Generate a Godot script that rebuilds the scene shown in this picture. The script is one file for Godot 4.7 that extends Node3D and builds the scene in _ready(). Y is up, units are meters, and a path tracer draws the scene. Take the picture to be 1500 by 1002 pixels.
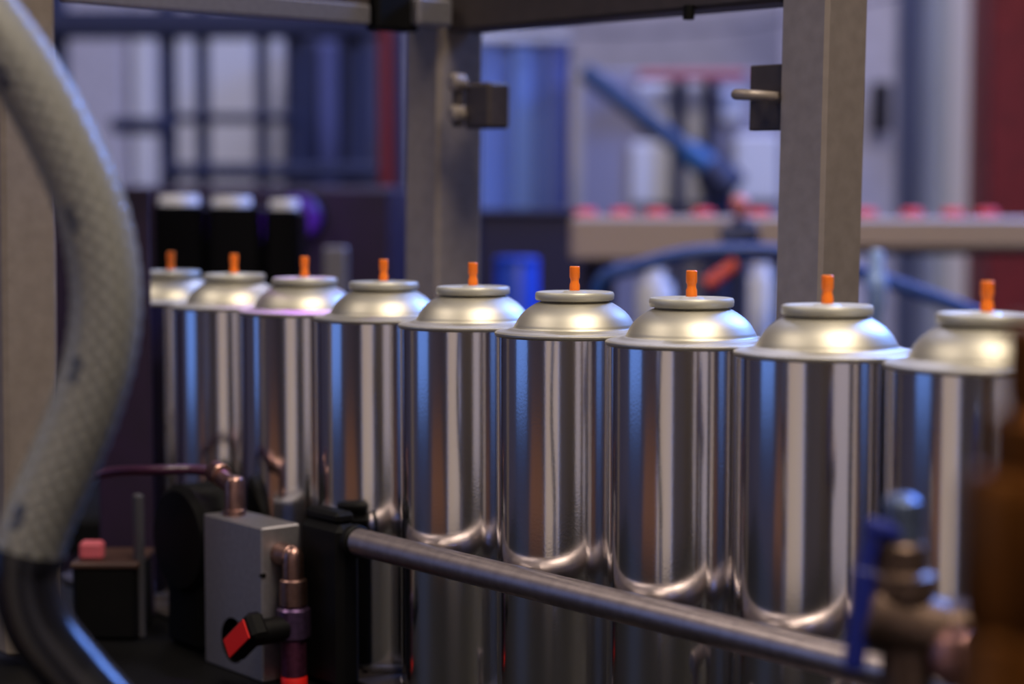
extends Node3D
# Aerosol cans running down a filling line: camera, light, hall, machine, cans, then small things.

const F := 2714.0            # focal length in pixels of a 1500 x 1002 frame
const EYE := 1.107           # camera height
const PITCH := 0.07097       # downward tilt
const TURN := -0.89047       # the machine's own axes: local x runs along the row of cans, local z to its front side

class MB:
	var V := PackedVector3Array()
	var N := PackedVector3Array()
	var U := PackedVector2Array()
	var C := PackedColorArray()
	var I := PackedInt32Array()
	var xf := Transform3D()

	func v(p: Vector3, n: Vector3, uv := Vector2.ZERO, c := Color.WHITE) -> int:
		V.append(xf * p)
		N.append((xf.basis * n).normalized())
		U.append(uv)
		C.append(c)
		return V.size() - 1

	func tri(a: int, b: int, c: int) -> void:
		var g := (V[b] - V[a]).cross(V[c] - V[a])
		if g.length_squared() < 1e-22:
			return
		if g.dot(N[a] + N[b] + N[c]) > 0.0:
			I.append_array([a, c, b])
		else:
			I.append_array([a, b, c])

	func quad(a: int, b: int, c: int, d: int) -> void:
		tri(a, b, c)
		tri(a, c, d)

	func face(pts: Array, n: Vector3) -> void:
		var first := V.size()
		var t := n.cross(Vector3.UP if absf(n.y) < 0.9 else Vector3.RIGHT).normalized()
		var b := t.cross(n)
		for p in pts:
			v(p, n, Vector2((p as Vector3).dot(t), (p as Vector3).dot(b)))
		for k in range(1, pts.size() - 1):
			tri(first, first + k, first + k + 1)

	# box with chamfered edges, c = centre, s = full size
	func box(c: Vector3, s: Vector3, ch := 0.001) -> MB:
		var h := s * 0.5
		ch = minf(ch, minf(h.x, minf(h.y, h.z)) * 0.6)
		var i := h - Vector3.ONE * ch
		for a in 3:
			var b := (a + 1) % 3
			var d := (a + 2) % 3
			for sg in [-1.0, 1.0]:
				var n := Vector3.ZERO
				n[a] = sg
				var q := []
				for k in [[-1, -1], [1, -1], [1, 1], [-1, 1]]:
					var p := Vector3.ZERO
					p[a] = h[a] * sg
					p[b] = i[b] * k[0]
					p[d] = i[d] * k[1]
					q.append(c + p)
				face(q, n)
			for sa in [-1.0, 1.0]:
				for sb in [-1.0, 1.0]:
					var q := []
					var n := Vector3.ZERO
					n[a] = sa
					n[b] = sb
					for k in [[0, -1], [0, 1], [1, 1], [1, -1]]:
						var p := Vector3.ZERO
						p[a] = (h[a] if k[0] == 0 else i[a]) * sa
						p[b] = (i[b] if k[0] == 0 else h[b]) * sb
						p[d] = i[d] * k[1]
						q.append(c + p)
					face(q, n.normalized())
		for sx in [-1.0, 1.0]:
			for sy in [-1.0, 1.0]:
				for sz in [-1.0, 1.0]:
					var s3 := Vector3(sx, sy, sz)
					face([c + Vector3(h.x, i.y, i.z) * s3, c + Vector3(i.x, h.y, i.z) * s3, c + Vector3(i.x, i.y, h.z) * s3], s3.normalized())
		return self

	# surface of revolution round y; profile = [r, y, r, y ...] from top to bottom; corners sharper than 35 degrees stay sharp
	func lathe(pr: Array, seg := 48, unit := 1.0) -> MB:
		var pts := []
		for k in pr.size() / 2:
			pts.append(Vector2(pr[2 * k], pr[2 * k + 1]) * unit)
		var nr := []
		for k in pts.size() - 1:
			var d: Vector2 = pts[k + 1] - pts[k]
			nr.append(Vector2(-d.y, d.x).normalized())
		var run := 0.0
		for k in nr.size():
			var n0: Vector2 = nr[k]
			var n1: Vector2 = nr[k]
			if k > 0 and n0.dot(nr[k - 1]) > 0.8:
				n0 = (n0 + nr[k - 1]).normalized()
			if k + 1 < nr.size() and n1.dot(nr[k + 1]) > 0.8:
				n1 = (n1 + nr[k + 1]).normalized()
			var step: float = (pts[k + 1] - pts[k]).length()
			var first := V.size()
			for j in seg + 1:
				var a := TAU * j / seg
				var ca := cos(a)
				var sa := sin(a)
				v(Vector3(pts[k].x * ca, pts[k].y, pts[k].x * sa), Vector3(n0.x * ca, n0.y, n0.x * sa), Vector2(float(j) / seg, run))
				v(Vector3(pts[k + 1].x * ca, pts[k + 1].y, pts[k + 1].x * sa), Vector3(n1.x * ca, n1.y, n1.x * sa), Vector2(float(j) / seg, run + step))
			for j in seg:
				var q := first + 2 * j
				quad(q, q + 1, q + 3, q + 2)
			run += step
		return self

	# round bar from a to b with small chamfers at both ends
	func bar(a: Vector3, b: Vector3, r: float, seg := 24, ch := 0.0) -> MB:
		var keep := xf
		var y := (a - b).normalized()
		var x := y.cross(Vector3.UP if absf(y.y) < 0.9 else Vector3.RIGHT).normalized()
		xf = keep * Transform3D(Basis(x, y, x.cross(y)), b)
		var l := (a - b).length()
		var c := minf(ch if ch > 0.0 else r * 0.12, l * 0.3)
		lathe([0, l, r - c, l, r, l - c, r, c, r - c, 0, 0, 0], seg)
		xf = keep
		return self

	# radius and colour of the braided hose at s along it and at angle a: two crossing families of strands, printed marks on one side
	func braid(s: float, a: float, d: Vector3) -> Array:
		var u := s / 0.005
		var w := a / TAU * 11.0
		var over := maxf(absf(sin(PI * (u + w))), absf(sin(PI * (u - w))) * 0.92)
		var col := Color(0.23, 0.225, 0.212)
		if d.z > 0.25 and d.z < 0.97 and d.x > -0.55 and d.x < 0.1 and fmod(s + 0.004, 0.043) < 0.0075:
			col = Color(0.06, 0.07, 0.1)
		return [0.0078 + 0.002 * over * over, Color(col.r, col.g, col.b, 1.0)]

	# swept round tube through points
	func tube(path: Array, r: float, seg := 16, braided := false) -> MB:
		var n := path.size()
		var t0: Vector3 = (path[1] - path[0]).normalized()
		var side := t0.cross(Vector3.BACK if absf(t0.z) < 0.9 else Vector3.RIGHT).normalized()
		var first := V.size()
		var s := 0.0
		for k in n:
			var t: Vector3 = (path[mini(k + 1, n - 1)] - path[maxi(k - 1, 0)]).normalized()
			side = (side - t * side.dot(t)).normalized()
			var up := t.cross(side)
			if k > 0:
				s += (path[k] - path[k - 1]).length()
			for j in seg + 1:
				var a := TAU * j / seg
				var d := side * cos(a) + up * sin(a)
				var rr := r
				var col := Color.WHITE
				if braided:
					var got: Array = braid(s, a, d)
					rr = got[0]
					col = got[1]
				v(path[k] + d * rr, d, Vector2(float(j) / seg, s), col)
		for k in n - 1:
			for j in seg:
				var q := first + k * (seg + 1) + j
				quad(q, q + 1, q + seg + 2, q + seg + 1)
		for e in [0, n - 1]:
			var dir: Vector3 = (path[0] - path[1]).normalized() if e == 0 else (path[n - 1] - path[n - 2]).normalized()
			var m := v(path[e], dir)
			var ring := []
			for j in seg + 1:
				ring.append(v(V[first + e * (seg + 1) + j], dir))
			for j in seg:
				tri(m, ring[j], ring[j + 1])
		return self

	func mesh() -> ArrayMesh:
		var arr := []
		arr.resize(Mesh.ARRAY_MAX)
		arr[Mesh.ARRAY_VERTEX] = V
		arr[Mesh.ARRAY_NORMAL] = N
		arr[Mesh.ARRAY_TEX_UV] = U
		arr[Mesh.ARRAY_COLOR] = C
		arr[Mesh.ARRAY_INDEX] = I
		var m := ArrayMesh.new()
		m.add_surface_from_arrays(Mesh.PRIMITIVE_TRIANGLES, arr)
		return m


# ---------------------------------------------------------------- helpers
func smooth_path(pts: Array, per := 8) -> Array:
	var out := []
	var n := pts.size()
	for k in n - 1:
		var a: Vector3 = pts[maxi(k - 1, 0)]
		var b: Vector3 = pts[k]
		var c: Vector3 = pts[k + 1]
		var d: Vector3 = pts[mini(k + 2, n - 1)]
		for j in per:
			out.append(b.cubic_interpolate(c, a, d, float(j) / per))
	out.append(pts[n - 1])
	return out

# a point of the place: along the sight line of a pixel, z metres ahead of the camera
func at(px: float, py: float, z: float) -> Vector3:
	var d := Vector3((px - 750.0) / F, 0, 0) + Vector3(0, cos(PITCH), -sin(PITCH)) * (-(py - 501.0) / F) + Vector3(0, -sin(PITCH), -cos(PITCH))
	return Vector3(0, EYE, 0) + d * (z / -d.z)

# a point in the machine's own axes: r along the row, n to the front of the row
func L(r: float, n: float, y: float) -> Vector3:
	return Vector3(0.0249 + 0.629 * r - 0.7774 * n, y, -(0.736 - 0.7774 * r - 0.629 * n))

func numbered(called: String, parent: Node) -> String:
	if parent.get_node_or_null(NodePath(called)) == null:
		return called
	var k := 1
	while parent.get_node_or_null(NodePath("%s_%03d" % [called, k])) != null:
		k += 1
	return "%s_%03d" % [called, k]

func tag(o: Node, label: String, category: String, group := "") -> Node:
	o.set_meta("label", label)
	o.set_meta("category", category)
	if group:
		o.set_meta("group", group)
	return o

func thing(called: String, label: String, category: String, where := Vector3.ZERO, turn := 0.0, group := "") -> Node3D:
	var o := Node3D.new()
	o.name = numbered(called, self)
	add_child(o, true)
	o.position = where
	o.rotation.y = turn
	tag(o, label, category, group)
	return o

func part(called: String, m: Mesh, mat: Material, parent: Node, where := Vector3.ZERO) -> MeshInstance3D:
	var o := MeshInstance3D.new()
	o.name = numbered(called, parent)
	o.mesh = m
	o.material_override = mat
	parent.add_child(o, true)
	o.position = where
	return o

func mb(b := MB.new()) -> MB:
	return b

func struct(called: String, m: Mesh, mat: Material) -> MeshInstance3D:
	var o := part(called, m, mat, self)
	o.set_meta("kind", "structure")
	return o

func srgb(r: float, g: float, b: float) -> Color:
	return Color(r / 255.0, g / 255.0, b / 255.0)

func mat(c: Color, rough := 0.6, metal := 0.0) -> StandardMaterial3D:
	var m := StandardMaterial3D.new()
	m.albedo_color = c
	m.roughness = rough
	m.metallic = metal
	return m

func noise_tex(freq: float, seed_: int, lo: Color, hi: Color, octaves := 4, size := 512) -> NoiseTexture2D:
	var n := FastNoiseLite.new()
	n.noise_type = FastNoiseLite.TYPE_SIMPLEX_SMOOTH
	n.seed = seed_
	n.frequency = freq
	n.fractal_octaves = octaves
	var g := Gradient.new()
	g.set_color(0, lo)
	g.set_color(1, hi)
	var t := NoiseTexture2D.new()
	t.width = size
	t.height = size
	t.seamless = true
	t.noise = n
	t.color_ramp = g
	return t

func normal_tex(freq: float, seed_: int, strength: float, octaves := 3) -> NoiseTexture2D:
	var t := noise_tex(freq, seed_, Color.BLACK, Color.WHITE, octaves)
	t.color_ramp = null
	t.as_normal_map = true
	t.bump_strength = strength
	return t

# mottled version of a colour on world axes
func grained(c: Color, rough: float, metal: float, scale: float, spread := 0.25, seed_ := 1) -> StandardMaterial3D:
	var m := mat(c, rough, metal)
	m.albedo_texture = noise_tex(0.02, seed_, Color(1 - spread, 1 - spread, 1 - spread), Color.WHITE, 5)
	m.uv1_triplanar = true
	m.uv1_scale = Vector3.ONE * scale
	return m

# a box standing where pixels x0..x1, y0..y1 show it at depth z, reaching back by thick; foot (if set) is the height it goes down to
func seen_box(b: MB, x0: float, y0: float, x1: float, y1: float, z: float, thick: float, foot := -1.0, ch := 0.004) -> MB:
	var p := at(x0, y0, z)
	var q := at(x1, y1, z)
	var bottom := q.y if foot < 0.0 else foot
	return b.box(Vector3((p.x + q.x) / 2, (p.y + bottom) / 2, -z - thick / 2), Vector3(absf(q.x - p.x), p.y - bottom, thick), ch)

# a lamp: housing, glowing face, and an area light of the face's size just below it
func lamp(called: String, label: String, where: Vector3, look: Vector3, size: Vector2, color: Color, energy: float, glow: float, face := Color.WHITE) -> Node3D:
	var t := thing(called, label, "lamp", where)
	t.look_at_from_position(where, look, Vector3.UP if absf((look - where).normalized().y) < 0.95 else Vector3.FORWARD)
	var hm := mat(srgb(205, 205, 208), 0.5)
	part("housing", mb().box(Vector3(0, 0, 0.03), Vector3(size.x + 0.03, size.y + 0.03, 0.05), 0.004).mesh(), hm, t)
	var gm := mat(face, 0.5)
	gm.emission_enabled = true
	gm.emission = color
	gm.emission_energy_multiplier = glow
	part("diffuser", mb().box(Vector3(0, 0, 0.002), Vector3(size.x, size.y, 0.006), 0.001).mesh(), gm, t)
	var l := AreaLight3D.new()
	l.name = "area_light"
	l.area_size = size
	l.light_color = color
	l.light_energy = energy
	l.area_range = 12.0
	l.area_attenuation = 2.0
	l.shadow_enabled = true
	t.add_child(l, true)
	l.position = Vector3(0, 0, -0.006)
	return t


# a spotlight: tubular housing on a hanger, a glowing lens and the light just before it
func spot_lamp(called: String, label: String, where: Vector3, look: Vector3, color: Color, energy: float, angle: float) -> void:
	var t := thing(called, label, "lamp", where)
	t.look_at_from_position(where, look, Vector3.FORWARD)
	var hm := mat(srgb(60, 60, 64), 0.5)
	part("housing", mb().lathe([0.024, 0.006, 0.026, 0.006, 0.026, -0.05, 0.02, -0.06, 0, -0.06], 28).mesh(), hm, t).rotation.x = -PI / 2
	var gm := mat(srgb(90, 60, 110), 0.4)
	gm.emission_enabled = true
	gm.emission = color
	gm.emission_energy_multiplier = 0.6
	part("lens", mb().bar(Vector3(0, 0, 0.004), Vector3(0, 0, 0.0), 0.0238, 28).mesh(), gm, t)
	part("hanger", mb().bar(Vector3(0, 0, 0.03), t.transform.affine_inverse() * Vector3(where.x, 3.0, where.z), 0.005, 12).mesh(), hm, t)
	var l := SpotLight3D.new()
	l.name = "spot_light"
	l.light_color = color
	l.light_energy = energy
	l.light_size = 0.02
	l.spot_angle = angle
	l.spot_angle_attenuation = 0.6
	l.spot_range = 8.0
	l.spot_attenuation = 2.0
	l.shadow_enabled = true
	t.add_child(l)
	l.position = Vector3(0, 0, -0.01)


func _ready() -> void:
	# ---------------------------------------------------------------- camera, sky, exposure
	var cam := Camera3D.new()
	cam.name = "camera"
	add_child(cam)
	cam.position = Vector3(0, EYE, 0)
	cam.rotation.x = -PITCH
	var ca := CameraAttributesPhysical.new()
	ca.frustum_focal_length = 65.0
	ca.exposure_aperture = 5.8
	ca.frustum_focus_distance = 0.712
	ca.frustum_near = 0.02
	ca.frustum_far = 60.0
	cam.attributes = ca
	cam.keep_aspect = Camera3D.KEEP_HEIGHT
	cam.near = 0.02
	cam.far = 60.0
	cam.fov = rad_to_deg(2.0 * atan(501.0 / F))
	cam.make_current()
	var we := WorldEnvironment.new()
	we.name = "world_environment"
	var env := Environment.new()
	env.background_mode = Environment.BG_COLOR
	env.background_color = Color(0.02, 0.02, 0.03)
	env.tonemap_mode = Environment.TONE_MAPPER_LINEAR
	env.tonemap_exposure = 1.0
	env.sdfgi_enabled = true
	env.ssao_enabled = true
	env.ssil_enabled = true
	we.environment = env
	add_child(we)

	# ---------------------------------------------------------------- lights of the hall
	lamp("ceiling_lamp", "long warm white ceiling lamp over the left of the line", Vector3(-1.5, 2.85, -0.55), Vector3(-1.5, 0, -0.55), Vector2(0.5, 1.3), Color(1.0, 0.94, 0.87), 1.7, 0.7)
	lamp("ceiling_lamp", "long warm white ceiling lamp over the front right of the line", Vector3(0.5, 2.85, 0.25), Vector3(0.5, 0, 0.25), Vector2(0.5, 1.2), Color(1.0, 0.94, 0.85), 4.8, 1.4)
	lamp("ceiling_lamp", "cool white ceiling lamp above the back wall", Vector3(0.3, 2.85, -2.4), Vector3(0.3, 0, -2.4), Vector2(1.6, 0.25), Color(0.8, 0.82, 1.0), 2.5, 1.5)
	lamp("blue_lamp", "blue tinted lamp high at the back right", Vector3(1.15, 2.1, -1.75), Vector3(0.0, 1.0, -0.7), Vector2(0.5, 0.5), Color(0.42, 0.6, 1.0), 4.0, 2.5)
	spot_lamp("violet_spotlight", "small violet spotlight hanging over the far end of the line", L(-0.5, -0.2, 1.62), L(-0.135, 0.055, 0.975), Color(0.72, 0.25, 1.0), 0.15, 4.5)
	lamp("added_stripe_light", "tall cream light panel added left of the camera for the stripes on the cans", Vector3(-0.31, 0.98, -0.24), Vector3(0.02, 0.98, -0.736), Vector2(0.2, 0.5), Color(1.0, 0.86, 0.7), 0.006, 0.15, srgb(150, 138, 116))  # unseen panel, added so the cans mirror a cream stripe

	# ---------------------------------------------------------------- materials
	var grain := normal_tex(0.09, 5, 1.2, 2)
	var tin := mat(Color(0.88, 0.87, 0.87), 0.14, 1.0)
	tin.normal_enabled = true
	tin.normal_texture = grain
	tin.normal_scale = 0.035
	tin.uv1_scale = Vector3(3, 14, 1)
	var dome_m := mat(Color(0.8, 0.778, 0.72), 0.5, 1.0)
	var cup_m := mat(Color(0.76, 0.75, 0.7), 0.48, 0.45)
	var orange := mat(srgb(255, 124, 24), 0.4)
	orange.subsurf_scatter_enabled = true
	orange.subsurf_scatter_strength = 0.15
	var hole_m := mat(srgb(70, 22, 6), 0.8)
	var steel := grained(srgb(152, 140, 132), 0.45, 0.35, 9.0, 0.1, 3)
	var steel_dark := grained(srgb(72, 63, 62), 0.5, 0.3, 9.0, 0.12, 4)
	var bar_m := grained(srgb(192, 178, 178), 0.42, 1.0, 14.0, 0.15, 6)
	var alu := grained(srgb(158, 154, 160), 0.45, 0.8, 26.0, 0.08, 7)
	var brass := grained(srgb(176, 138, 128), 0.34, 1.0, 30.0, 0.25, 8)  # brass, with the pink of the violet light mixed into its colour
	var black := grained(srgb(6, 5, 6), 0.6, 0.0, 6.0, 0.4, 9)
	black.metallic_specular = 0.3
	var gloss_black := mat(srgb(5, 5, 6), 0.2)
	gloss_black.metallic_specular = 0.25
	var navy := mat(srgb(38, 44, 78), 0.6)
	var pale := grained(srgb(206, 202, 216), 0.7, 0.0, 3.0, 0.1, 11)
	var white := mat(srgb(226, 226, 236), 0.6)
	var violet := grained(srgb(36, 15, 50), 0.55, 0.0, 3.0, 0.2, 12)
	var blue := mat(srgb(8, 26, 120), 0.5)
	var red := mat(srgb(214, 26, 20), 0.45)

	# ---------------------------------------------------------------- the hall
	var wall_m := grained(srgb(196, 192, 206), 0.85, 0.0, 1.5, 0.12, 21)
	var floor_m := grained(srgb(104, 96, 92), 0.6, 0.0, 1.2, 0.3, 22)
	struct("floor", mb().box(Vector3(0, -0.05, -0.5), Vector3(5.4, 0.1, 6.4), 0.002).mesh(), floor_m)
	struct("ceiling", mb().box(Vector3(0, 3.05, -0.5), Vector3(5.4, 0.1, 6.4), 0.002).mesh(), grained(srgb(206, 202, 196), 0.9, 0.0, 1.0, 0.1, 23))
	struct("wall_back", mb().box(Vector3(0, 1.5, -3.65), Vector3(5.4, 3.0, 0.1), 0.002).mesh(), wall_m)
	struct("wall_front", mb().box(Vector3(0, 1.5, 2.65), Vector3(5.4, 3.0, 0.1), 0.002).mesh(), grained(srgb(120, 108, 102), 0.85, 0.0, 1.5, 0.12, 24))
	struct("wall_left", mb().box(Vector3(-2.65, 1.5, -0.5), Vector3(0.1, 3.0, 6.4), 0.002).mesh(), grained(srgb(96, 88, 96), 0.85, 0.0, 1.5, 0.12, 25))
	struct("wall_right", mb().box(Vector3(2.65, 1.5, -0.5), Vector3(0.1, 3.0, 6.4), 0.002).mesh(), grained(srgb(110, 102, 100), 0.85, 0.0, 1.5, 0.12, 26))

	machine(steel, steel_dark, bar_m, black, alu)
	cans(tin, dome_m, cup_m, orange, hole_m)
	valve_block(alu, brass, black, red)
	front_things(brass, blue, steel)
	left_things(black, gloss_black, white, violet, alu)
	background(pale, white, navy, violet, blue, red, steel, steel_dark)
	behind_camera(pale, steel_dark)


# ---------------------------------------------------------------- frame, table, conveyor, rails
func machine(steel: Material, steel_dark: Material, bar_m: Material, black: Material, alu: Material) -> void:
	var t := thing("machine_table", "dark steel machine table under the row of cans", "table", L(0.04, 0.08, 0), TURN)
	part("table_top", mb().box(Vector3(0, 0.885, 0), Vector3(0.92, 0.03, 0.64), 0.003).mesh(), black, t)
	for s in [[-0.42, -0.27], [0.42, -0.27], [-0.42, 0.27], [0.42, 0.27]]:
		part("leg", mb().box(Vector3(s[0], 0.435, s[1]), Vector3(0.05, 0.87, 0.05), 0.004).mesh(), steel_dark, t)
	var c := thing("conveyor_track", "low dark conveyor track that carries the aerosol cans", "conveyor", L(-0.03, 0, 0.9), TURN)
	part("track_bed", mb().box(Vector3(0, 0.0008, 0), Vector3(0.77, 0.0016, 0.074), 0.0004).mesh(), black, c)
	var slat := mb().box(Vector3(0, 0.0022, 0), Vector3(0.0315, 0.0012, 0.07), 0.0003).mesh()
	for k in 23:
		part("slat", slat, steel_dark, c, Vector3(-0.363 + k * 0.033, 0, 0))

	# square frame of the guard: two posts and two beams; its plane leans a little
	var post := thing("machine_guard", "grey square tube machine guard with two posts and top beams behind the cans", "guard", L(0.0238, -0.1126, 0.9), TURN)
	post.rotation.z = -0.02
	var g := 0.026
	part("near_post", mb().box(Vector3(0, 0.3, 0), Vector3(g, 0.6, g), 0.0016).mesh(), steel, post)
	part("rear_post", mb().box(Vector3(-0.265, 0.3, 0), Vector3(0.03, 0.6, 0.03), 0.002).mesh(), steel, post)
	part("left_post", mb().box(Vector3(-0.265, 0.3, 0.24), Vector3(0.026, 0.6, 0.026), 0.002).mesh(), steel, post)
	part("beam", mb().box(Vector3(-0.1325, 0.2945 + 0.013, 0), Vector3(0.233, 0.026, 0.022), 0.0016).mesh(), steel_dark, post)
	var cross := part("beam", mb().box(Vector3(-0.265, 0.312, 0.12), Vector3(0.024, 0.02, 0.212), 0.0016).mesh(), steel_dark, post)
	part("flange", mb().box(Vector3(-0.251, 0.3, 0.142), Vector3(0.006, 0.01, 0.166), 0.001).mesh(), alu, cross)
	part("corner_plate", mb().box(Vector3(-0.251, 0.303, 0.044), Vector3(0.012, 0.02, 0.026), 0.0015).mesh(), black, post)
	part("corner_bracket", mb().box(Vector3(-0.2445, 0.303, 0.0255), Vector3(0.012, 0.014, 0.022), 0.0015).mesh(), alu, post)
	part("peg", mb().bar(Vector3(-0.069, 0.2965, 0.012), Vector3(-0.069, 0.29, 0.012), 0.0026, 16).mesh(), black, post)
	# latch plate with a wire handle on the near post, hinge block with round bolts on the rear post
	var lp := part("latch_plate", mb().box(Vector3(-0.023, 0.2545, 0.008), Vector3(0.02, 0.028, 0.004), 0.0006).mesh(), steel_dark, post)
	var loop := smooth_path([Vector3(-0.016, 0.2545, 0.01), Vector3(-0.017, 0.2548, 0.018), Vector3(-0.021, 0.2552, 0.0235), Vector3(-0.0285, 0.2556, 0.0225), Vector3(-0.0305, 0.2557, 0.016), Vector3(-0.03, 0.2557, 0.0095)], 6)
	part("wire_handle", mb().tube(loop, 0.0023, 12).mesh(), steel, lp)
	var hb := part("hinge_block", mb().box(Vector3(-0.2275, 0.2555, 0.01), Vector3(0.021, 0.023, 0.014), 0.0015).mesh(), steel_dark, post)
	hb.position.x = 0.012
	for s in [[0.2675, 0.0046], [0.2515, 0.0044]]:
		part("bolt", mb().bar(Vector3(-0.24, s[0], 0.015), Vector3(-0.24, s[0], 0.024), s[1], 20, 0.0015).mesh(), steel, hb)
	part("hinge_pin", mb().bar(Vector3(-0.241, 0.272, 0.018), Vector3(-0.241, 0.245, 0.018), 0.003, 16).mesh(), steel_dark, hb)

	# round guide bar in front of the cans, its black end bracket, and the lower rail
	var by := EYE - 0.1418
	var gb := thing("guide_bar", "round brushed steel guide bar running slantwise in front of the cans", "bar", L(-0.101, 0.039, by), TURN)
	part("rod", mb().bar(Vector3(-0.004, 0, 0), Vector3(0.33, 0, 0), 0.0058, 40).mesh(), bar_m, gb)
	var bk := thing("bar_bracket", "black plastic bracket holding the left end of the guide bar", "bracket", L(-0.116, 0.0405, 0.9), TURN)
	part("bracket_body", mb().box(Vector3(0.0, 0.036, 0), Vector3(0.032, 0.072, 0.012), 0.003).mesh(), black, bk)
	part("bracket_cap", mb().box(Vector3(-0.001, 0.0745, -0.0005), Vector3(0.026, 0.005, 0.0095), 0.0015).mesh(), black, bk)
	part("clamp_collar", mb().bar(Vector3(0.0155, 0.0652, -0.0015), Vector3(0.02, 0.0652, -0.0015), 0.0072, 24).mesh(), black, bk)
	var lr := thing("lower_rail", "thin low steel rail along the foot of the nearer cans", "rail", L(0.11, 0.039, 0.9), TURN)
	part("rail_rod", mb().bar(Vector3(0, 0.0385, 0), Vector3(0.2, 0.0385, 0), 0.004, 24).mesh(), bar_m, lr)
	for x in [0.006, 0.194]:
		part("rail_post", mb().bar(Vector3(x, 0.0385, 0), Vector3(x, 0, 0), 0.003, 16).mesh(), bar_m, lr)
	for s in [[-0.012, "small round headed steel pin at the foot of the focused can"], [0.118, "small round headed steel pin at the foot of the can before the near post"]]:
		var pin := thing("guide_pin", s[1], "pin", L(s[0], 0.032, 0.9), TURN, "pins at the foot of the cans")
		part("pin_shaft", mb().bar(Vector3(0, 0.014, 0), Vector3(0, 0, 0), 0.0013, 12).mesh(), bar_m, pin)
		part("pin_head", mb().lathe([0, 18, 1.2, 17.7, 2.0, 16.8, 2.2, 15.5, 2.0, 14.4, 0, 14], 20, 0.001).mesh(), bar_m, pin)


# ---------------------------------------------------------------- the cans
func cans(tin: Material, dome_m: Material, cup_m: Material, orange: Material, hole_m: Material) -> void:
	var said := {
		0: "sharply focused tinplate aerosol can with orange stem in the middle of the row",
		-1: "shiny aerosol can just left of the sharply focused can, before the rear post",
		-2: "shiny aerosol can standing at the left end of the guide bar",
		-3: "blurred aerosol can behind the black bracket, right of the valve block",
		-4: "blurred aerosol can directly behind the valve block and its elbow fitting",
		-5: "farthest aerosol can, next to the braided hose",
		1: "shiny aerosol can just right of the sharply focused can",
		2: "shiny aerosol can in front of the near grey post",
		3: "blurred large aerosol can behind the blue lever at the right",
	}
	var first: Node3D
	for k in [0, -1, -2, -3, -4, -5, 1, 2, 3]:
		var o: Node3D
		if first == null:
			o = thing("aerosol_can", said[k], "can", Vector3.ZERO, 0.0, "aerosol cans on the line")
			var bd := part("body", mb().lathe([31.4, 159.2, 31.9, 158.9, 31.9, 3.4, 32.5, 3.0, 32.6, 1.2, 32.2, 0.0, 31.0, 0.0, 30.6, 2.0, 0, 4.0], 128, 0.001).mesh(), tin, o)
			bd.position.y = 0
			part("dome", mb().lathe([13.4, 174.0, 14.0, 172.9, 15.8, 172.2, 18.4, 170.6, 20.4, 169.1, 22, 167.5, 23.2, 165.8, 24.2, 164, 24.7, 163.1, 24.8, 162.6, 25.2, 162.2, 26.2, 162.1, 26.9, 161.8, 27.6, 161.4, 29, 161.2, 31, 161.0, 32.2, 160.8, 32.75, 160.3, 32.8, 159.7, 32.6, 159.1, 32.2, 158.8, 31.6, 158.7], 96, 0.001).mesh(), dome_m, o)
			part("valve_cup", mb().lathe([0, 177.4, 2.6, 177.4, 4.2, 177.2, 4.9, 176.6, 5.8, 176.2, 12.6, 176.2, 13.8, 176.8, 14.8, 177.0, 15.7, 176.8, 16.1, 176.2, 16.2, 175.4, 16.1, 174.0, 15.7, 173.5, 14.2, 173.3, 13.4, 173.5], 80, 0.001).mesh(), cup_m, o)
			var st := part("stem", mb().lathe([0.75, 9.9, 1.85, 9.9, 2.12, 9.6, 2.12, 5.4, 1.75, 4.6, 1.72, 3.4, 2.1, 2.4, 2.12, 0], 28, 0.001).mesh(), orange, o, Vector3(0, 0.1774, 0))
			part("stem_bore", mb().lathe([0.75, 9.9, 0.75, 7.0, 0, 7.0], 16, 0.001).mesh(), hole_m, st)
			first = o
		else:
			o = first.duplicate()
			o.name = numbered("aerosol_can", self)
			add_child(o, true)
			o.set_meta("label", said[k])
		o.position = Vector3(0.0249 + 0.0415 * k, 0.9028, -(0.736 - 0.0513 * k))
		o.rotation.y = 1.7 * k
		o.scale = Vector3.ONE * 0.972


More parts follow.
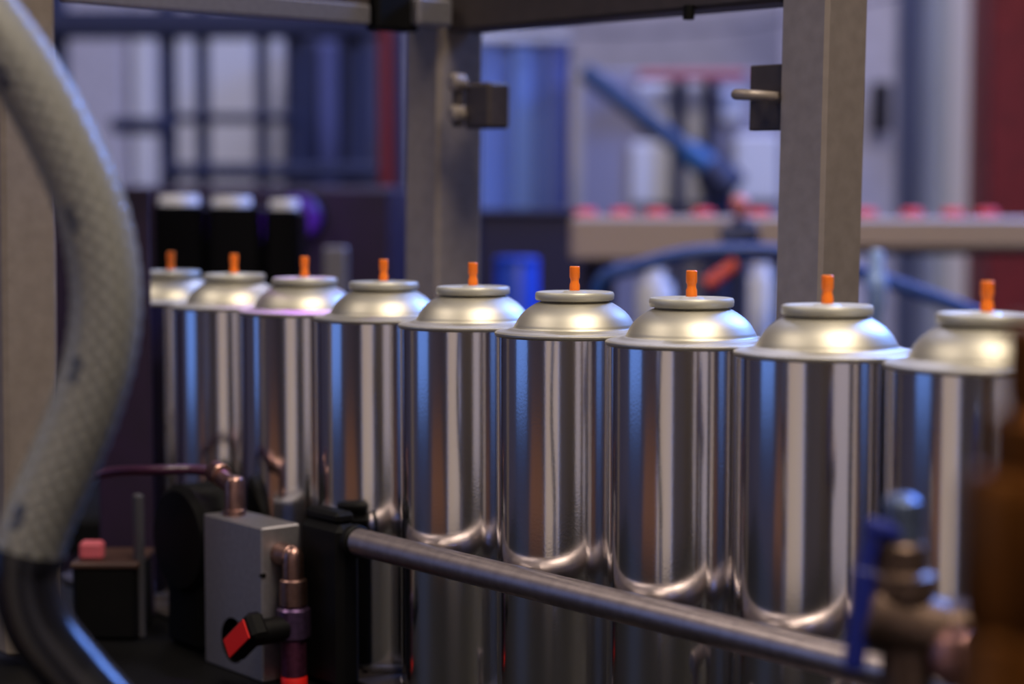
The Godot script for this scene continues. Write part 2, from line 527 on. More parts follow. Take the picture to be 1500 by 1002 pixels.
# ---------------------------------------------------------------- aluminium valve block with its fittings
func valve_block(alu: Material, brass: Material, black: Material, red: Material) -> void:
	var z0 := 0.80
	var corner := at(383, 774, z0)
	var h := corner.y - 0.9
	var a := 0.0507
	var b := 0.0198
	var base := Vector3(corner.x, 0.9, corner.z) - Basis(Vector3.UP, TURN) * Vector3(a / 2, 0, b / 2)
	var t := thing("valve_block", "grey aluminium valve block with brass fittings and a red tipped black lever", "valve block", base, TURN)
	var body := CSGMesh3D.new()
	body.name = "body"
	body.mesh = mb().box(Vector3(0, h / 2, 0), Vector3(a, h, b), 0.0007).mesh()
	body.material = alu
	t.add_child(body)
	var port := CSGCylinder3D.new()
	port.name = "port"
	port.operation = CSGShape3D.OPERATION_SUBTRACTION
	port.radius = 0.0103
	port.height = 0.012
	port.sides = 40
	port.material = black
	port.rotation.x = PI / 2
	port.position = Vector3(0.0, 0.0145, b / 2)
	body.add_child(port)
	part("set_screw", mb().bar(Vector3(a / 2 - 0.002, h - 0.021, 0.009), Vector3(a / 2 + 0.0004, h - 0.021, 0.009), 0.0012, 12).mesh(), black, t)
	# elbow on the top face, its outlet pointing back to the left
	var e := Vector3(-0.0125, h, 0.001)
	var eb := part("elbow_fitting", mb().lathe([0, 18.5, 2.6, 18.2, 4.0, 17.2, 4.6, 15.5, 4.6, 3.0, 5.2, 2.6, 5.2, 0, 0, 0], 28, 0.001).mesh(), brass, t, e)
	var arm_to := Vector3(-0.016, 0.0168, -0.001)
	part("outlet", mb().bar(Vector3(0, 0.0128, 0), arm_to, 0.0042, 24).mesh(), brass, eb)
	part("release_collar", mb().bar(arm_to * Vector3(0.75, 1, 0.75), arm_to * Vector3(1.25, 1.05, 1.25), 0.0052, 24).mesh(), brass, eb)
	# elbow on the narrow face, turned down into a ball valve
	var x := a / 2 + 0.0105
	var y := h - 0.0112
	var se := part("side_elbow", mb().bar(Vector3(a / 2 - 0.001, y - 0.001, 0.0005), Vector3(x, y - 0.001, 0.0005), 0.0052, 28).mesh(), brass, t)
	var keep := mb()
	keep.xf = Transform3D(Basis(), Vector3(x, 0, 0.0005))
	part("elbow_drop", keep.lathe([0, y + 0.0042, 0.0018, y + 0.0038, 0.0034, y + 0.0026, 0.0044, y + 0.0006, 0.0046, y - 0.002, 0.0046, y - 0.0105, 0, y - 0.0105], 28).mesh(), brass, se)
	var col := mb()
	col.xf = keep.xf
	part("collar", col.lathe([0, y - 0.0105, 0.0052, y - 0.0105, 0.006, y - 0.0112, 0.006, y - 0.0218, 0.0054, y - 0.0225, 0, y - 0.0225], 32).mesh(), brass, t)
	var hx := mb()
	hx.xf = keep.xf
	part("hex_nut", hx.lathe([0, y - 0.023, 0.0064, y - 0.023, 0.0076, y - 0.0242, 0.0076, y - 0.0362, 0.0066, y - 0.0375, 0, y - 0.0375], 6).mesh(), grained(srgb(118, 92, 132), 0.35, 0.9, 30.0, 0.3, 35), t)  # the violet is purple light on the nut, put into its colour
	var lw := mb()
	lw.xf = keep.xf
	part("lower_collar", lw.lathe([0, y - 0.0375, 0.0056, y - 0.0375, 0.0056, y - 0.053, 0.005, y - 0.0535, 0, y - 0.0535], 28).mesh(), grained(srgb(132, 72, 104), 0.35, 0.9, 30.0, 0.3, 36), t)  # magenta here stands for purple light falling on the collar, painted in
	var rr := mb()
	rr.xf = keep.xf
	part("red_ring", rr.lathe([0, y - 0.0535, 0.0056, y - 0.0535, 0.0058, y - 0.0541, 0.0058, 0.0, 0, 0.0], 28).mesh(), red, t)
	# black lever: a round neck along the front direction, then a flat grip with a red inlay
	var ly := y - 0.0318
	var lv := part("lever", mb().bar(Vector3(x, ly, 0.005), Vector3(x, ly, 0.0205), 0.0056, 24).mesh(), black, t)
	var grip := mb()
	grip.xf = Transform3D(Basis(Vector3.BACK, 0.62), Vector3(x - 0.002, ly - 0.0012, 0.0232))
	part("grip", grip.box(Vector3.ZERO, Vector3(0.026, 0.0122, 0.008), 0.0018).mesh(), black, lv)
	var inlay := mb()
	inlay.xf = grip.xf
	var ri := part("red_inlay", inlay.box(Vector3(-0.0012, 0, 0.0041), Vector3(0.0205, 0.0088, 0.0008), 0.0002).mesh(), red, lv)
	ri.set_meta("label", "red inlay on the lever end")
	# tube that leaves the elbow
	var tp := thing("air_tube", "dark violet air tube running left from the top elbow of the valve block", "tube")
	var start: Vector3 = t.transform * (e + arm_to * Vector3(1.2, 1.04, 1.2))
	var tube_m := mat(srgb(58, 22, 48), 0.4)
	part("tube", mb().tube(smooth_path([start, start + Vector3(-0.012, 0.001, -0.002), at(225, 689, 0.85), at(160, 692, 0.87), at(105, 712, 0.88), at(75, 790, 0.885), at(62, 870, 0.885), at(60, 935, 0.885)], 8), 0.0024, 14).mesh(), tube_m, tp)


# ---------------------------------------------------------------- hose at the left, valve and regulator at the right
func front_things(brass: Material, blue: Material, steel: Material) -> void:
	var hp := []
	for p in [[-120, -80, 0.50], [-40, 5, 0.50], [40, 112, 0.50], [97, 215, 0.50], [136, 312, 0.50], [155, 415, 0.50], [149, 510, 0.50], [125, 597, 0.50], [92, 680, 0.50], [60, 755, 0.50], [42, 812, 0.50], [40, 862, 0.50], [60, 922, 0.50], [108, 985, 0.50], [165, 1050, 0.50], [215, 1115, 0.505]]:
		hp.append(at(p[0], p[1], p[2]))
	var whole := smooth_path(hp, 44)
	var path := whole.slice(0, 44 * 10 + 8)
	var lower := whole.slice(44 * 10 + 2)
	var ends: Vector3 = lower[lower.size() - 1]
	var hm := mat(Color.WHITE, 0.28)
	hm.vertex_color_use_as_albedo = true
	var hose := thing("braided_hose", "thick grey braided hose with dark marks curving down the left side", "hose", Vector3(ends.x, 0.9, ends.z))
	part("braid", mb().tube(path, 0.009, 112, true).mesh(), hm, hose, -hose.position)
	var dark := mat(srgb(14, 14, 20), 0.25)
	part("smooth_end", mb().tube(lower, 0.0092, 40).mesh(), dark, hose, -hose.position)
	part("hose_collar", mb().tube(whole.slice(44 * 10 - 6, 44 * 10 + 12), 0.0101, 40).mesh(), dark, hose, -hose.position)
	part("end_sleeve", mb().bar(Vector3(0, ends.y - 0.9, 0), Vector3.ZERO, 0.0105, 28).mesh(), steel, hose)

	# ball valve with a blue lever in front of the right end of the guide bar
	var z := 0.45
	var c := at(1330, 905, z)
	var v := thing("ball_valve", "blurred brass ball valve with an upright blue lever at the lower right", "valve", Vector3(c.x, 0.9, c.z))
	var y := c.y - 0.9
	var bm := grained(srgb(118, 96, 84), 0.45, 0.8, 30.0, 0.3, 31)
	part("valve_body", mb().bar(Vector3(-0.011, y + 0.002, 0), Vector3(0.008, y - 0.004, 0), 0.0085, 28).mesh(), bm, v)
	var nut := mb()
	nut.xf = Transform3D(Basis(Vector3.FORWARD, PI / 2), Vector3(0.008, y - 0.004, 0))
	part("union_nut", nut.lathe([0, 0.008, 0.0078, 0.008, 0.009, 0.0068, 0.009, 0.001, 0.0078, 0, 0, 0], 6).mesh(), bm, v)
	part("end_knob", mb().lathe([0, 8, 3.5, 7.4, 6.2, 5.2, 7.2, 2, 7.2, -2, 6.2, -5.2, 3.5, -7.4, 0, -8], 28, 0.001).mesh(), grained(srgb(190, 140, 136), 0.35, 0.8, 30.0, 0.3, 32), v, Vector3(0.0108, y - 0.008, 0.006))
	part("stand_pipe", mb().bar(Vector3(0.0, y, 0), Vector3(0, 0, 0), 0.0065, 24).mesh(), bm, v)
	part("bonnet", mb().lathe([0, 19, 5.6, 19, 6.4, 18, 6.4, 12, 8.5, 11, 8.5, 6, 7, 4, 0, 4], 28, 0.001).mesh(), bm, v, Vector3(-0.002, y, 0))
	var nutm := mat(srgb(96, 108, 132), 0.4, 0.8)
	part("lever_nut", mb().lathe([0, 31, 3.0, 30.5, 4.6, 29, 5.0, 26, 4.6, 23.5, 4.8, 22.5, 4.8, 19, 0, 19], 28, 0.001).mesh(), nutm, v, Vector3(-0.002, y, 0))
	var top := at(1278, 762, z) - v.position
	var mid := at(1262, 830, z) - v.position
	var low := at(1246, 972, z) - v.position
	var lever := mb().box(Vector3.ZERO, Vector3(0.0056, (top - mid).length() + 0.002, 0.0035), 0.0012)
	var m1 := MB.new()
	m1.xf = Transform3D(Basis(Vector3.BACK, atan2(-(top.x - mid.x), top.y - mid.y)), (top + mid) / 2 + Vector3(0, 0, 0.004))
	m1.box(Vector3.ZERO, Vector3(0.004, (top - mid).length() + 0.002, 0.0035), 0.0012)
	m1.xf = Transform3D(Basis(Vector3.BACK, atan2(-(mid.x - low.x), mid.y - low.y)), (mid + low) / 2 + Vector3(0, 0, 0.004))
	m1.box(Vector3.ZERO, Vector3(0.0053, (mid - low).length() + 0.002, 0.0042), 0.0014)
	m1.xf = Transform3D(Basis(), Vector3.ZERO)
	m1.bar(top + Vector3(-0.002, -0.001, 0.004), Vector3(-0.002, y + 0.021, 0.002), 0.0026, 12)
	part("lever", m1.mesh(), blue, v)

	# brass regulator at the right edge, close to the camera
	var zr := 0.31
	var rc := at(1512, 900, zr)
	var rg := thing("brass_regulator", "out of focus dark brass regulator standing at the right edge", "regulator", Vector3(rc.x, 0.9, rc.z))
	var rm := grained(srgb(128, 76, 26), 0.38, 0.85, 22.0, 0.35, 33)
	var hh := at(1530, 690, zr).y - 0.9
	var h2 := at(1530, 470, zr).y - 0.9
	part("regulator_body", mb().lathe([0, hh, 0.0105, hh, 0.0122, hh - 0.003, 0.0122, hh - 0.025, 0.0113, hh - 0.027, 0.0126, hh - 0.029, 0.0126, 0.002, 0.0118, 0.0, 0, 0.0], 40).mesh(), rm, rg)
	part("regulator_cap", mb().lathe([0, hh + 0.01, 0.0071, hh + 0.01, 0.0082, hh + 0.0088, 0.0082, hh, 0, hh], 6).mesh(), rm, rg)
	part("adjusting_knob", mb().lathe([0, h2, 0.0048, h2, 0.0058, h2 - 0.0012, 0.0058, hh + 0.0135, 0.005, hh + 0.01, 0, hh + 0.01], 28).mesh(), rm, rg)


# ---------------------------------------------------------------- black machine parts at the lower left
func left_things(black: Material, gloss_black: Material, white: Material, violet: Material, alu: Material) -> void:
	var h := at(225, 712, 0.86).y - 0.9
	var t := thing("feed_roller", "black round feed roller behind the valve block", "roller", L(-0.214, 0.049, 0.9), TURN)
	part("roller_disc", mb().bar(Vector3(0, h - 0.026, -0.012), Vector3(0, h - 0.026, 0.013), 0.026, 48, 0.003).mesh(), black, t)
	part("roller_stand", mb().box(Vector3(0, (h - 0.03) / 2, 0), Vector3(0.034, h - 0.03, 0.02), 0.003).mesh(), black, t)
	part("support_arm", mb().box(Vector3(-0.033, (h - 0.008) / 2, 0.0155), Vector3(0.006, h - 0.008, 0.004), 0.001).mesh(), mat(srgb(60, 58, 64), 0.5), t)
	var p := at(105, 832, 0.88)
	var q := at(200, 832, 0.88)
	var bx := thing("control_box", "low black control box with a small pink button, beside the hose", "box", Vector3((p.x + q.x) / 2, 0.9, -0.9))
	var w := q.x - p.x
	part("case", mb().box(Vector3(0, (p.y - 0.9) / 2, 0), Vector3(w, p.y - 0.9, 0.04), 0.002).mesh(), black, bx)
	part("case_lid", mb().box(Vector3(0, p.y - 0.9 + 0.001, 0), Vector3(w + 0.002, 0.003, 0.042), 0.0008).mesh(), mat(srgb(62, 40, 34), 0.5), bx)
	part("button", mb().box(Vector3(-w * 0.27, p.y - 0.9 + 0.0065, 0.008), Vector3(0.0115, 0.009, 0.008), 0.0015).mesh(), mat(srgb(206, 96, 110), 0.5), bx)
	var gp := at(138, 280, 0.932)
	var gq := at(217, 280, 0.932)
	var pl := thing("guard_plate", "dark violet guard plate upright beside the farthest can", "plate", Vector3((gp.x + gq.x) / 2, 0.9, -0.934))
	part("plate", mb().box(Vector3(0, (gp.y - 0.9) / 2, 0), Vector3(gq.x - gp.x, gp.y - 0.9, 0.004), 0.0008).mesh(), violet, pl)
	part("plate_foot", mb().box(Vector3(0.0, 0.0015, 0.004), Vector3(0.02, 0.003, 0.012), 0.0006).mesh(), black, pl)

	# side bench behind the line with black canisters, dark violet cabinet behind it
	var s := thing("side_bench", "dark side bench behind the row of cans", "bench", Vector3(-0.4, 0, -1.52))
	part("bench_top", mb().box(Vector3(0, 0.86, 0), Vector3(0.72, 0.03, 0.26), 0.003).mesh(), black, s)
	for k in [[-0.33, -0.1], [0.33, -0.1], [-0.33, 0.1], [0.33, 0.1]]:
		part("leg", mb().box(Vector3(k[0], 0.4225, k[1]), Vector3(0.04, 0.845, 0.04), 0.003).mesh(), black, s)
	var rows := [[221, 299, 300, 222, 282, "glossy black canister with a white cap, leftmost behind the far cans"], [301, 383, 302, 301, 360, "glossy black canister with a white cap, second from the left behind the far cans"], [385, 440, 306, 388, 432, "smaller black canister with a white cap beside the violet lamp glow"]]
	for r in rows:
		var z := 1.42
		var a := at(r[0], r[2], z)
		var b := at(r[1], r[2], z)
		var m := thing("canister", r[5], "canister", Vector3((a.x + b.x) / 2, 0.875, -z - 0.03), 0.0, "black canisters on the side bench")
		part("canister_body", mb().box(Vector3(0, (a.y - 0.875) / 2, 0), Vector3(b.x - a.x - 0.001, a.y - 0.875, 0.06), 0.003).mesh(), gloss_black, m)
		var c0 := at(r[3], r[2], z)
		var c1 := at(r[4], r[2], z)
		part("cap", mb().lathe([0, 7.5, (c1.x - c0.x) * 470, 7.2, (c1.x - c0.x) * 500, 5.8, (c1.x - c0.x) * 500, 0, 0, 0], 32, 0.001).mesh(), white, m, Vector3((c0.x + c1.x) / 2 - m.position.x, a.y - 0.875, 0))
	var k2 := thing("small_bracket", "small grey metal bracket on the side bench behind the cans", "bracket", Vector3(at(488, 380, 1.4).x, 0.875, -1.42))
	part("upright", mb().box(Vector3(0, (at(488, 362, 1.4).y - 0.875) / 2, 0), Vector3(0.018, at(488, 362, 1.4).y - 0.875, 0.012), 0.0015).mesh(), alu, k2)
	part("bracket_foot", mb().box(Vector3(0, 0.002, 0.006), Vector3(0.024, 0.004, 0.04), 0.001).mesh(), alu, k2)
	var cab := thing("violet_cabinet", "dark violet cabinet standing behind the black canisters", "cabinet", Vector3(0, 0, 0))
	part("cabinet_body", seen_box(mb(), 60, 272, 578, 300, 1.75, 0.3, 0.0).mesh(), violet, cab)
	for d in [[66, 230], [236, 400], [406, 572]]:
		part("door", seen_box(mb(), d[0], 277, d[1], 300, 1.742, 0.008, 0.06, 0.002).mesh(), violet, cab)
	# violet signal lamp on the cabinet's front
	var lc := at(432, 318, 1.70)
	var sl := thing("signal_lamp", "round violet signal lamp glowing on the violet cabinet", "lamp", Vector3(lc.x, lc.y, -1.742))
	var gm := mat(srgb(64, 24, 104), 0.4)
	gm.emission_enabled = true
	gm.emission = srgb(98, 40, 190)
	gm.emission_energy_multiplier = 0.02
	part("lens", mb().bar(Vector3(0, 0, 0), Vector3(0, 0, 0.025), 0.021, 28).mesh(), gm, sl)
	part("bezel", mb().bar(Vector3(0, 0, 0), Vector3(0, 0, 0.006), 0.025, 28).mesh(), black, sl)
	var ol := OmniLight3D.new()
	ol.name = "omni_light"
	ol.light_color = Color(0.5, 0.2, 1.0)
	ol.light_energy = 0.0012
	ol.light_size = 0.02
	ol.omni_range = 6.0
	ol.omni_attenuation = 2.0
	ol.shadow_enabled = true
	sl.add_child(ol)
	ol.position = Vector3(0, 0, 0.05)


# ---------------------------------------------------------------- blurred hall behind the machine
func background(pale: Material, white: Material, navy: Material, violet: Material, blue: Material, red: Material, steel: Material, steel_dark: Material) -> void:
	# left bay: pale lockers and a dark rack before them
	var doors := [[92, 186, "wide pale locker at the far left of the back row"], [189, 232, "narrow white locker beside the wide pale locker"], [252, 290, "narrow white locker left of the brightest locker"], [298, 377, "brightest white locker behind the dark rack"], [384, 417, "narrow white locker right of the brightest locker"]]
	for d in doors:
		var t := thing("locker", d[2], "locker", Vector3(at((d[0] + d[1]) / 2.0, 300, 3.2).x, 0, -3.3))
		var w: float = at(d[1], 300, 3.2).x - at(d[0], 300, 3.2).x
		part("locker_body", mb().box(Vector3(0, 0.75, -0.05), Vector3(w, 1.5, 0.25), 0.004).mesh(), pale, t)
		part("door", mb().box(Vector3(0, 1.13, 0.082), Vector3(w - 0.012, 0.56, 0.014), 0.004).mesh(), white if d[0] > 188 else pale, t)
		part("door", mb().box(Vector3(0, 0.43, 0.082), Vector3(w - 0.012, 0.76, 0.014), 0.004).mesh(), white if d[0] > 188 else pale, t)
	var rk := thing("storage_rack", "dark navy storage rack with uprights and shelves before the pale lockers", "rack", Vector3(0, 0, 0))
	for u in [[62, 90], [230, 251], [283, 300], [373, 389], [416, 440], [500, 532]]:
		part("upright", seen_box(mb(), u[0], -40, u[1], 0, 2.6, 0.04, 0.0).mesh(), navy, rk)
	part("shelf", seen_box(mb(), 60, 14, 560, 52, 2.58, 0.06).mesh(), navy, rk)
	part("shelf", seen_box(mb(), 236, 166, 436, 178, 2.59, 0.05).mesh(), navy, rk)
	part("arm", seen_box(mb(), 160, 172, 246, 194, 2.55, 0.06).mesh(), navy, rk)
	part("shelf", seen_box(mb(), 236, 240, 560, 262, 2.59, 0.06).mesh(), navy, rk)
	var dc := thing("navy_cabinet", "dark navy cabinet at the right end of the rack", "cabinet", Vector3(0, 0, 0))
	part("cabinet_body", seen_box(mb(), 436, 40, 580, 60, 3.0, 0.3, 0.0).mesh(), mat(srgb(70, 72, 104), 0.6), dc)
	for k in [[440, 462, navy], [466, 492, mat(srgb(92, 98, 150), 0.5)], [496, 540, navy]]:
		part("door", seen_box(mb(), k[0], 60, k[1], 80, 2.985, 0.014, 0.1).mesh(), k[2], dc)
	var rp := thing("red_pipe", "upright dark red pipe beside the rear post", "pipe", Vector3(at(560, 100, 2.15).x, 0, -2.15))
	part("pipe", mb().bar(Vector3(0, 2.0, 0), Vector3(0.01, 0, 0), 0.0085, 20).mesh(), mat(srgb(120, 24, 18), 0.5), rp)
	part("clamp", mb().bar(Vector3(0.006, 0.72, 0), Vector3(0.006, 0.7, 0), 0.0105, 20).mesh(), steel_dark, rp)
	var bp := thing("blue_pipe", "upright dark blue pipe right of the red pipe", "pipe", Vector3(at(582, 100, 2.17).x, 0, -2.17))
	part("pipe", mb().bar(Vector3(0, 2.0, 0), Vector3(0.01, 0, 0), 0.007, 20).mesh(), navy, bp)
	part("clamp", mb().bar(Vector3(0.006, 0.72, 0), Vector3(0.006, 0.7, 0), 0.009, 20).mesh(), steel_dark, bp)

	# centre bay
	var cu := thing("strip_curtain", "hanging blue plastic strip curtain between the two posts", "curtain", Vector3(0, 0, 0))
	var blues := [srgb(110, 140, 214), srgb(98, 130, 210), srgb(112, 146, 220), srgb(90, 118, 198), srgb(84, 102, 178)]
	for k in 5:
		part("strip", seen_box(mb(), 702 + k * 26, 60, 726 + k * 26, 300, 2.75 + 0.012 * (k % 2), 0.006, 0.15, 0.002).mesh(), mat(blues[k], 0.35), cu)
	part("curtain_rail", seen_box(mb(), 690, 44, 836, 62, 2.74, 0.04).mesh(), white, cu)
	part("curtain_post", seen_box(mb(), 690, 46, 699, 62, 2.745, 0.03, 0.0).mesh(), navy, cu)
	part("curtain_post", seen_box(mb(), 831, 46, 836, 62, 2.785, 0.03, 0.0).mesh(), navy, cu)
	var mc := thing("filling_machine", "grey machine with white panels and dark uprights beyond the near post", "machine", Vector3(0, 0, 0))
	part("housing", seen_box(mb(), 838, 104, 1145, 300, 2.75, 0.3, 0.0).mesh(), mat(srgb(150, 148, 172), 0.6), mc)
	part("corner_post", seen_box(mb(), 835, 100, 853, 120, 2.68, 0.05, 0.0).mesh(), mat(srgb(190, 178, 168), 0.6), mc)
	for k in [[934, 120, 984, 190], [925, 208, 984, 300], [1005, 118, 1030, 212], [1000, 238, 1026, 300], [1056, 130, 1090, 180], [1076, 196, 1142, 296]]:
		part("panel", seen_box(mb(), k[0], k[1], k[2], k[3], 2.735, 0.016).mesh(), white, mc)
	for k in [[989, 1003], [1036, 1050]]:
		part("upright", seen_box(mb(), k[0], 104, k[1], 130, 2.70, 0.04, 0.0).mesh(), navy, mc)
	part("cross_beam", seen_box(mb(), 935, 103, 1095, 117, 2.66, 0.04).mesh(), mat(srgb(196, 110, 124), 0.6), mc)
	var dp := thing("slanted_pipe", "blue slanted pipe with a dark blue motor at its lower end", "pipe", Vector3(0, 0, 0))
	part("pipe", mb().bar(at(856, 104, 2.45), at(1012, 226, 2.4), 0.0125, 24).mesh(), mat(srgb(34, 66, 112), 0.45), dp)
	part("pipe_joint", mb().bar(at(1006, 221, 2.4), at(1044, 250, 2.38), 0.017, 24).mesh(), mat(srgb(24, 88, 150), 0.45), dp)
	part("motor", mb().bar(at(1038, 246, 2.37), at(1072, 280, 2.36), 0.026, 28).mesh(), navy, dp)
	part("stand", mb().bar(at(1060, 268, 2.4), Vector3(at(1060, 268, 2.4).x, 0, -2.4), 0.012, 16).mesh(), navy, dp)
	var cb := thing("hanging_cable", "thin grey cable sagging under the top beam in the background", "cable", Vector3(0, 0, 0))
	part("cable", mb().tube(smooth_path([at(680, 40, 2.6), at(880, 50, 2.6), at(1060, 42, 2.6), at(1150, 28, 2.6), at(1330, -10, 2.6)], 8), 0.0022, 10).mesh(), mat(srgb(70, 66, 90), 0.6), cb)

	# second conveyor crossing behind, with red capped bottles
	var y0 := at(1400, 318, 1.7).y
	var y1 := at(1400, 366, 1.7).y
	var fc := thing("far_conveyor", "tan conveyor rail crossing the background behind the near post", "conveyor", Vector3(0, 0, 0))
	var rail_m := mat(srgb(166, 148, 140), 0.5)
	var xl := at(836, 320, 1.7).x
	var xr := at(1640, 320, 1.7).x
	var xm := at(1180, 320, 1.7).x
	part("side_rail", mb().box(Vector3((xm + xr) / 2, (y0 + y1) / 2, -1.71), Vector3(xr - xm, y0 - y1, 0.02), 0.004).mesh(), rail_m, fc)
	part("side_rail", mb().box(Vector3((xl + xm) / 2, (y0 + y1) / 2 - 0.005, -1.712), Vector3(xm - xl, y0 - y1 + 0.012, 0.02), 0.004).mesh(), rail_m, fc)
	part("belt", mb().box(Vector3((xl + xr) / 2, y1 - 0.002, -1.77), Vector3(xr - xl, 0.006, 0.1), 0.001).mesh(), steel_dark, fc)
	for x in [xl + 0.03, xm, xr - 0.03]:
		part("leg", mb().box(Vector3(x, (y1 - 0.005) / 2, -1.79), Vector3(0.03, y1 - 0.005, 0.03), 0.003).mesh(), steel_dark, fc)
	var bottle: Node3D
	var n := 0
	for s in [[858, "red capped bottle behind the rail, leftmost, below the blue curtain edge"], [910, "red capped bottle behind the rail, below the grey machine's left part"], [962, "red capped bottle behind the rail, under the larger white panels"], [1030, "red capped bottle behind the rail, under the dark uprights"], [1112, "red capped bottle behind the rail, just left of the near post"], [1268, "red capped bottle on the far conveyor just right of the near post"], [1336, "red capped bottle in front of the blue grey panel"], [1396, "red capped bottle in front of the light pillar's left half"], [1446, "red capped bottle between the light pillar and the red column"]]:
		var o: Node3D
		if bottle == null:
			o = thing("bottle", s[1], "bottle", Vector3.ZERO, 0.0, "red capped bottles on the far conveyor")
			part("bottle_body", mb().lathe([0, 34, 9, 34, 10, 33, 13, 29, 13.5, 27, 13.5, 1, 12.5, 0, 0, 0], 24, 0.001).mesh(), white, o)
			part("cap", mb().lathe([0, 44, 8, 43.6, 11, 42, 12, 40, 12, 33, 0, 33], 24, 0.001).mesh(), mat(srgb(226, 60, 70), 0.45), o)
			bottle = o
		else:
			o = bottle.duplicate()
			o.name = numbered("bottle", self)
			add_child(o, true)
			o.set_meta("label", s[1])
		o.position = Vector3(at(s[0], 310, 1.76).x, y1 + 0.001, -1.76)
		o.scale = Vector3(0.9, 0.84, 0.9)
		n += 1
	# clutter on and below the far conveyor
	var nb := thing("navy_crate", "dark navy crate low in the background behind the focused can", "crate", Vector3(0, 0, 0))
	part("crate_body", seen_box(mb(), 700, 312, 866, 330, 1.95, 0.3, 0.0).mesh(), mat(srgb(34, 30, 66), 0.6), nb)
	part("crate_lid", seen_box(mb(), 697, 306, 869, 316, 1.945, 0.31).mesh(), mat(srgb(34, 30, 66), 0.6), nb)
	var dr := thing("blue_drum", "bright blue plastic drum behind the focused can's left side", "drum", Vector3(at(757, 400, 1.6).x, 0, -1.6))
	var dh := at(757, 376, 1.6).y
	part("drum_body", mb().lathe([0, dh - 0.004, 0.017, dh - 0.004, 0.0195, dh - 0.008, 0.0195, dh - 0.05, 0.0205, dh - 0.052, 0.0195, dh - 0.054, 0.0195, 0.002, 0.018, 0, 0, 0], 28).mesh(), mat(srgb(10, 60, 190), 0.4), dr)
	part("drum_lid", mb().lathe([0, dh, 0.018, dh, 0.02, dh - 0.002, 0.02, dh - 0.006, 0, dh - 0.006], 28).mesh(), mat(srgb(10, 60, 190), 0.4), dr)
	var bh := thing("blue_hose", "blue hose arching behind the cans left of the near post", "hose", Vector3(0, 0, 0))
	part("hose", mb().tube(smooth_path([at(872, 470, 1.5), at(880, 412, 1.5), at(930, 392, 1.5), at(1000, 373, 1.5), at(1070, 367, 1.5), at(1150, 370, 1.5), at(1230, 392, 1.5), at(1300, 412, 1.45), at(1420, 456, 1.4), at(1500, 500, 1.38)], 10), 0.0058, 14).mesh(), mat(srgb(22, 60, 128), 0.4), bh)
	var th := thing("tube_coupling", "pale blue tube coupling beside the foot of the near post", "coupling", Vector3(at(1284, 400, 1.3).x, 0, -1.3))
	var ty := at(1284, 366, 1.3).y
	part("coupling_body", mb().lathe([0, ty, 0.004, ty, 0.0052, ty - 0.002, 0.0052, ty - 0.014, 0.0065, ty - 0.016, 0.0065, ty - 0.04, 0.005, ty - 0.042, 0.005, 0, 0, 0], 24).mesh(), mat(srgb(150, 176, 226), 0.3, 0.3), th)
	part("coupling_nut", mb().lathe([0, ty - 0.018, 0.0078, ty - 0.018, 0.0085, ty - 0.0195, 0.0085, ty - 0.028, 0, ty - 0.029], 6).mesh(), mat(srgb(150, 176, 226), 0.3, 0.3), th)
	for s in [[934, 990, 398, "white canister behind the cans right of the focused can"], [1096, 1142, 388, "white canister behind the cans beside the near post"]]:
		var a := at(s[0], s[2], 1.9)
		var b := at(s[1], s[2], 1.9)
		var wd := thing("white_canister", s[3], "canister", Vector3((a.x + b.x) / 2, 0, -1.92), 0.0, "white canisters under the far conveyor")
		var r: float = (b.x - a.x) / 2
		part("canister_body", mb().lathe([0, a.y - 0.012, r * 0.9, a.y - 0.012, r, a.y - 0.02, r, 0.003, r * 0.95, 0, 0, 0], 28).mesh(), white, wd)
		part("lid", mb().lathe([0, a.y, r * 0.5, a.y, r * 0.55, a.y - 0.003, r * 0.55, a.y - 0.012, 0, a.y - 0.012], 24).mesh(), white, wd)
	var rv := thing("red_valve", "red hand valve on a dark pipe behind the can right of the focused can", "valve", Vector3(at(1084, 300, 1.62).x, 0, -1.62))
	var vy := at(1084, 300, 1.62).y
	part("pipe", mb().bar(Vector3(0, vy - 0.012, 0), Vector3(0, 0, 0), 0.0075, 20).mesh(), navy, rv)
	part("ball_knob", mb().lathe([0, 9, 4, 8.2, 7.5, 5.5, 9, 1.5, 8.6, -2, 6, -7, 3, -12, 0, -12], 24, 0.001).mesh(), mat(srgb(206, 120, 116), 0.4), rv, Vector3(0, vy, 0))
	part("valve_body", mb().bar(Vector3(-0.016, vy - 0.03, 0), Vector3(0.016, vy - 0.024, 0), 0.011, 24).mesh(), navy, rv)
	var wp := at(1052, 402, 1.62) - rv.position
	part("handle", mb().bar(wp + Vector3(-0.012, -0.009, 0.01), wp + Vector3(0.019, 0.012, 0.0), 0.006, 20).mesh(), mat(srgb(206, 66, 50), 0.45), rv)

	# right bay: wall box, panel, light pillar, red column
	var sw := thing("wall_box", "small black box on the wall right of the near post", "box", at(1288, 158, 3.0))
	part("box_body", mb().box(Vector3(0, 0, 0.0), Vector3(0.026, 0.082, 0.03), 0.004).mesh(), mat(srgb(24, 18, 28), 0.5), sw)
	part("box_side", mb().box(Vector3(0.014, 0, 0.004), Vector3(0.006, 0.078, 0.02), 0.002).mesh(), navy, sw)
	var rp2 := thing("pale_partition", "pale lavender partition wall panel behind the wall box", "partition", Vector3(0, 0, 0))
	part("panel", seen_box(mb(), 1150, -200, 1312, 300, 3.03, 0.06, 0.0).mesh(), pale, rp2)
	part("skirting", seen_box(mb(), 1150, 640, 1312, 700, 3.02, 0.012, 0.0).mesh(), navy, rp2)
	var gp := thing("blue_partition", "blue grey partition between the pale partition and the light pillar", "partition", Vector3(0, 0, 0))
	part("panel", seen_box(mb(), 1312, -200, 1374, 300, 3.06, 0.05, 0.0).mesh(), mat(srgb(88, 96, 134), 0.6), gp)
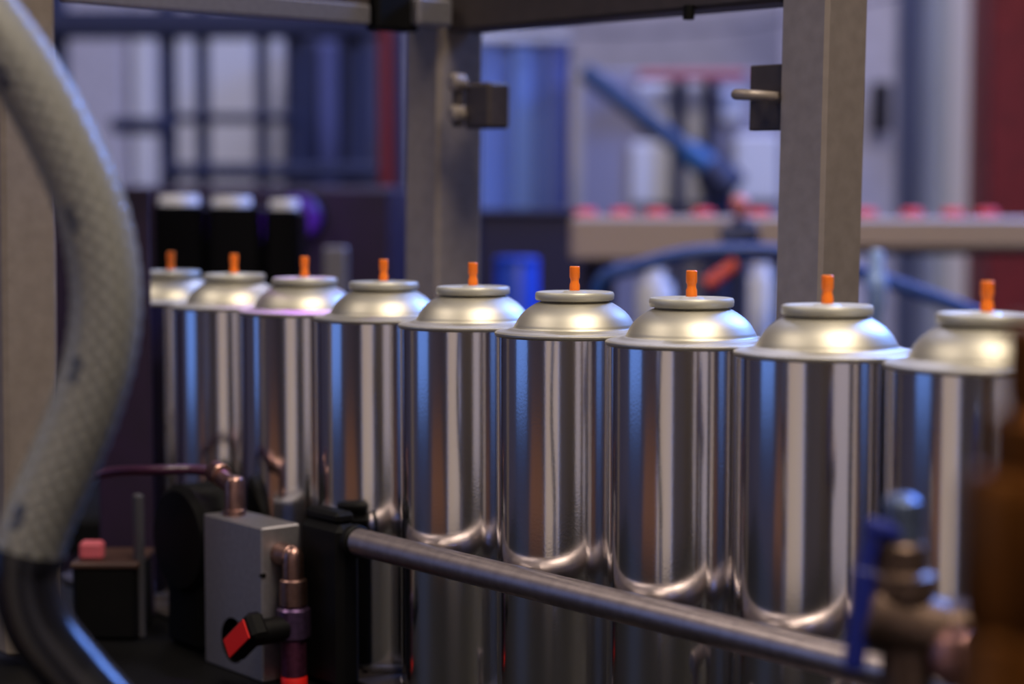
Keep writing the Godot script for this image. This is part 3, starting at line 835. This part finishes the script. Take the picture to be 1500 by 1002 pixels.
	part("edge_trim", seen_box(mb(), 1366, -200, 1374, 300, 3.05, 0.02, 0.0).mesh(), mat(srgb(140, 144, 160), 0.6), gp)
	var lp := thing("light_pillar", "light grey pillar with a fluted face at the right", "pillar", Vector3(0, 0, 0))
	part("pillar_body", seen_box(mb(), 1374, -200, 1454, 300, 2.95, 0.1, 0.0).mesh(), mat(srgb(196, 200, 206), 0.6), lp)
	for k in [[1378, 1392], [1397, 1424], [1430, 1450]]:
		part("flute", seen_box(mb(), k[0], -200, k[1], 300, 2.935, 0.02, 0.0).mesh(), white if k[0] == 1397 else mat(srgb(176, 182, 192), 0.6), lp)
	var rc := thing("red_column", "dark red column at the right edge of the background", "column", Vector3(0, 0, 0))
	part("column_body", seen_box(mb(), 1458, -200, 1640, 300, 2.8, 0.2, 0.0).mesh(), grained(srgb(136, 30, 30), 0.6, 0.0, 3.0, 0.2, 41), rc)
	part("column_base", seen_box(mb(), 1454, 1200, 1644, 1300, 2.79, 0.22, 0.0).mesh(), navy, rc)


# ---------------------------------------------------------------- what the shiny cans mirror, outside the frame
func behind_camera(pale: Material, steel_dark: Material) -> void:
	# window in the left wall, cool daylight
	var w := thing("window_1", "", "window", Vector3(-2.58, 1.4, -0.52), PI / 2)
	w.remove_meta("label")
	w.remove_meta("category")
	w.set_meta("kind", "structure")
	var fm := mat(srgb(70, 72, 84), 0.5)
	part("window_frame", mb().box(Vector3(0, 0.66, 0.02), Vector3(1.1, 0.06, 0.06), 0.004).box(Vector3(0, -0.66, 0.02), Vector3(1.1, 0.06, 0.06), 0.004).box(Vector3(-0.52, 0, 0.02), Vector3(0.06, 1.3, 0.06), 0.004).box(Vector3(0.52, 0, 0.02), Vector3(0.06, 1.3, 0.06), 0.004).mesh(), fm, w)
	var gm := mat(srgb(90, 110, 140), 0.3)
	gm.emission_enabled = true
	gm.emission = srgb(124, 152, 206)
	gm.emission_energy_multiplier = 0.17
	part("pane", mb().box(Vector3(0, 0, 0), Vector3(1.0, 1.28, 0.01), 0.001).mesh(), gm, w)
	var l := AreaLight3D.new()
	l.name = "daylight"
	l.area_size = Vector2(1.0, 1.28)
	l.light_color = Color(0.4, 0.6, 1.0)
	l.light_energy = 0.25
	l.area_range = 12.0
	l.area_attenuation = 2.0
	l.shadow_enabled = true
	w.add_child(l)
	l.position = Vector3(0, 0, 0.02)
	l.rotation.y = PI
	# low brown crate at the left, cream cabinet behind the camera on the right
	var k := thing("brown_crate", "low brown wooden crate standing left of the camera", "crate", Vector3(-1.35, 0, 0.1), 0.5)
	part("crate_body", mb().box(Vector3(0, 0.38, 0), Vector3(0.9, 0.76, 0.5), 0.004).mesh(), grained(srgb(122, 78, 44), 0.7, 0.0, 3.0, 0.2, 51), k)
	part("crate_lid", mb().box(Vector3(0, 0.775, 0), Vector3(0.94, 0.03, 0.54), 0.004).mesh(), grained(srgb(122, 78, 44), 0.7, 0.0, 3.0, 0.2, 52), k)
	var c := thing("tall_cabinet", "tall cream cabinet behind the camera on the right", "cabinet", Vector3(0.34, 0, 1.0))
	part("cabinet_body", mb().box(Vector3(0, 0.95, 0), Vector3(0.66, 1.9, 0.4), 0.004).mesh(), mat(srgb(224, 204, 176), 0.6), c)
	part("cabinet_door", mb().box(Vector3(0, 0.95, -0.207), Vector3(0.64, 1.84, 0.016), 0.003).mesh(), mat(srgb(224, 204, 176), 0.6), c)
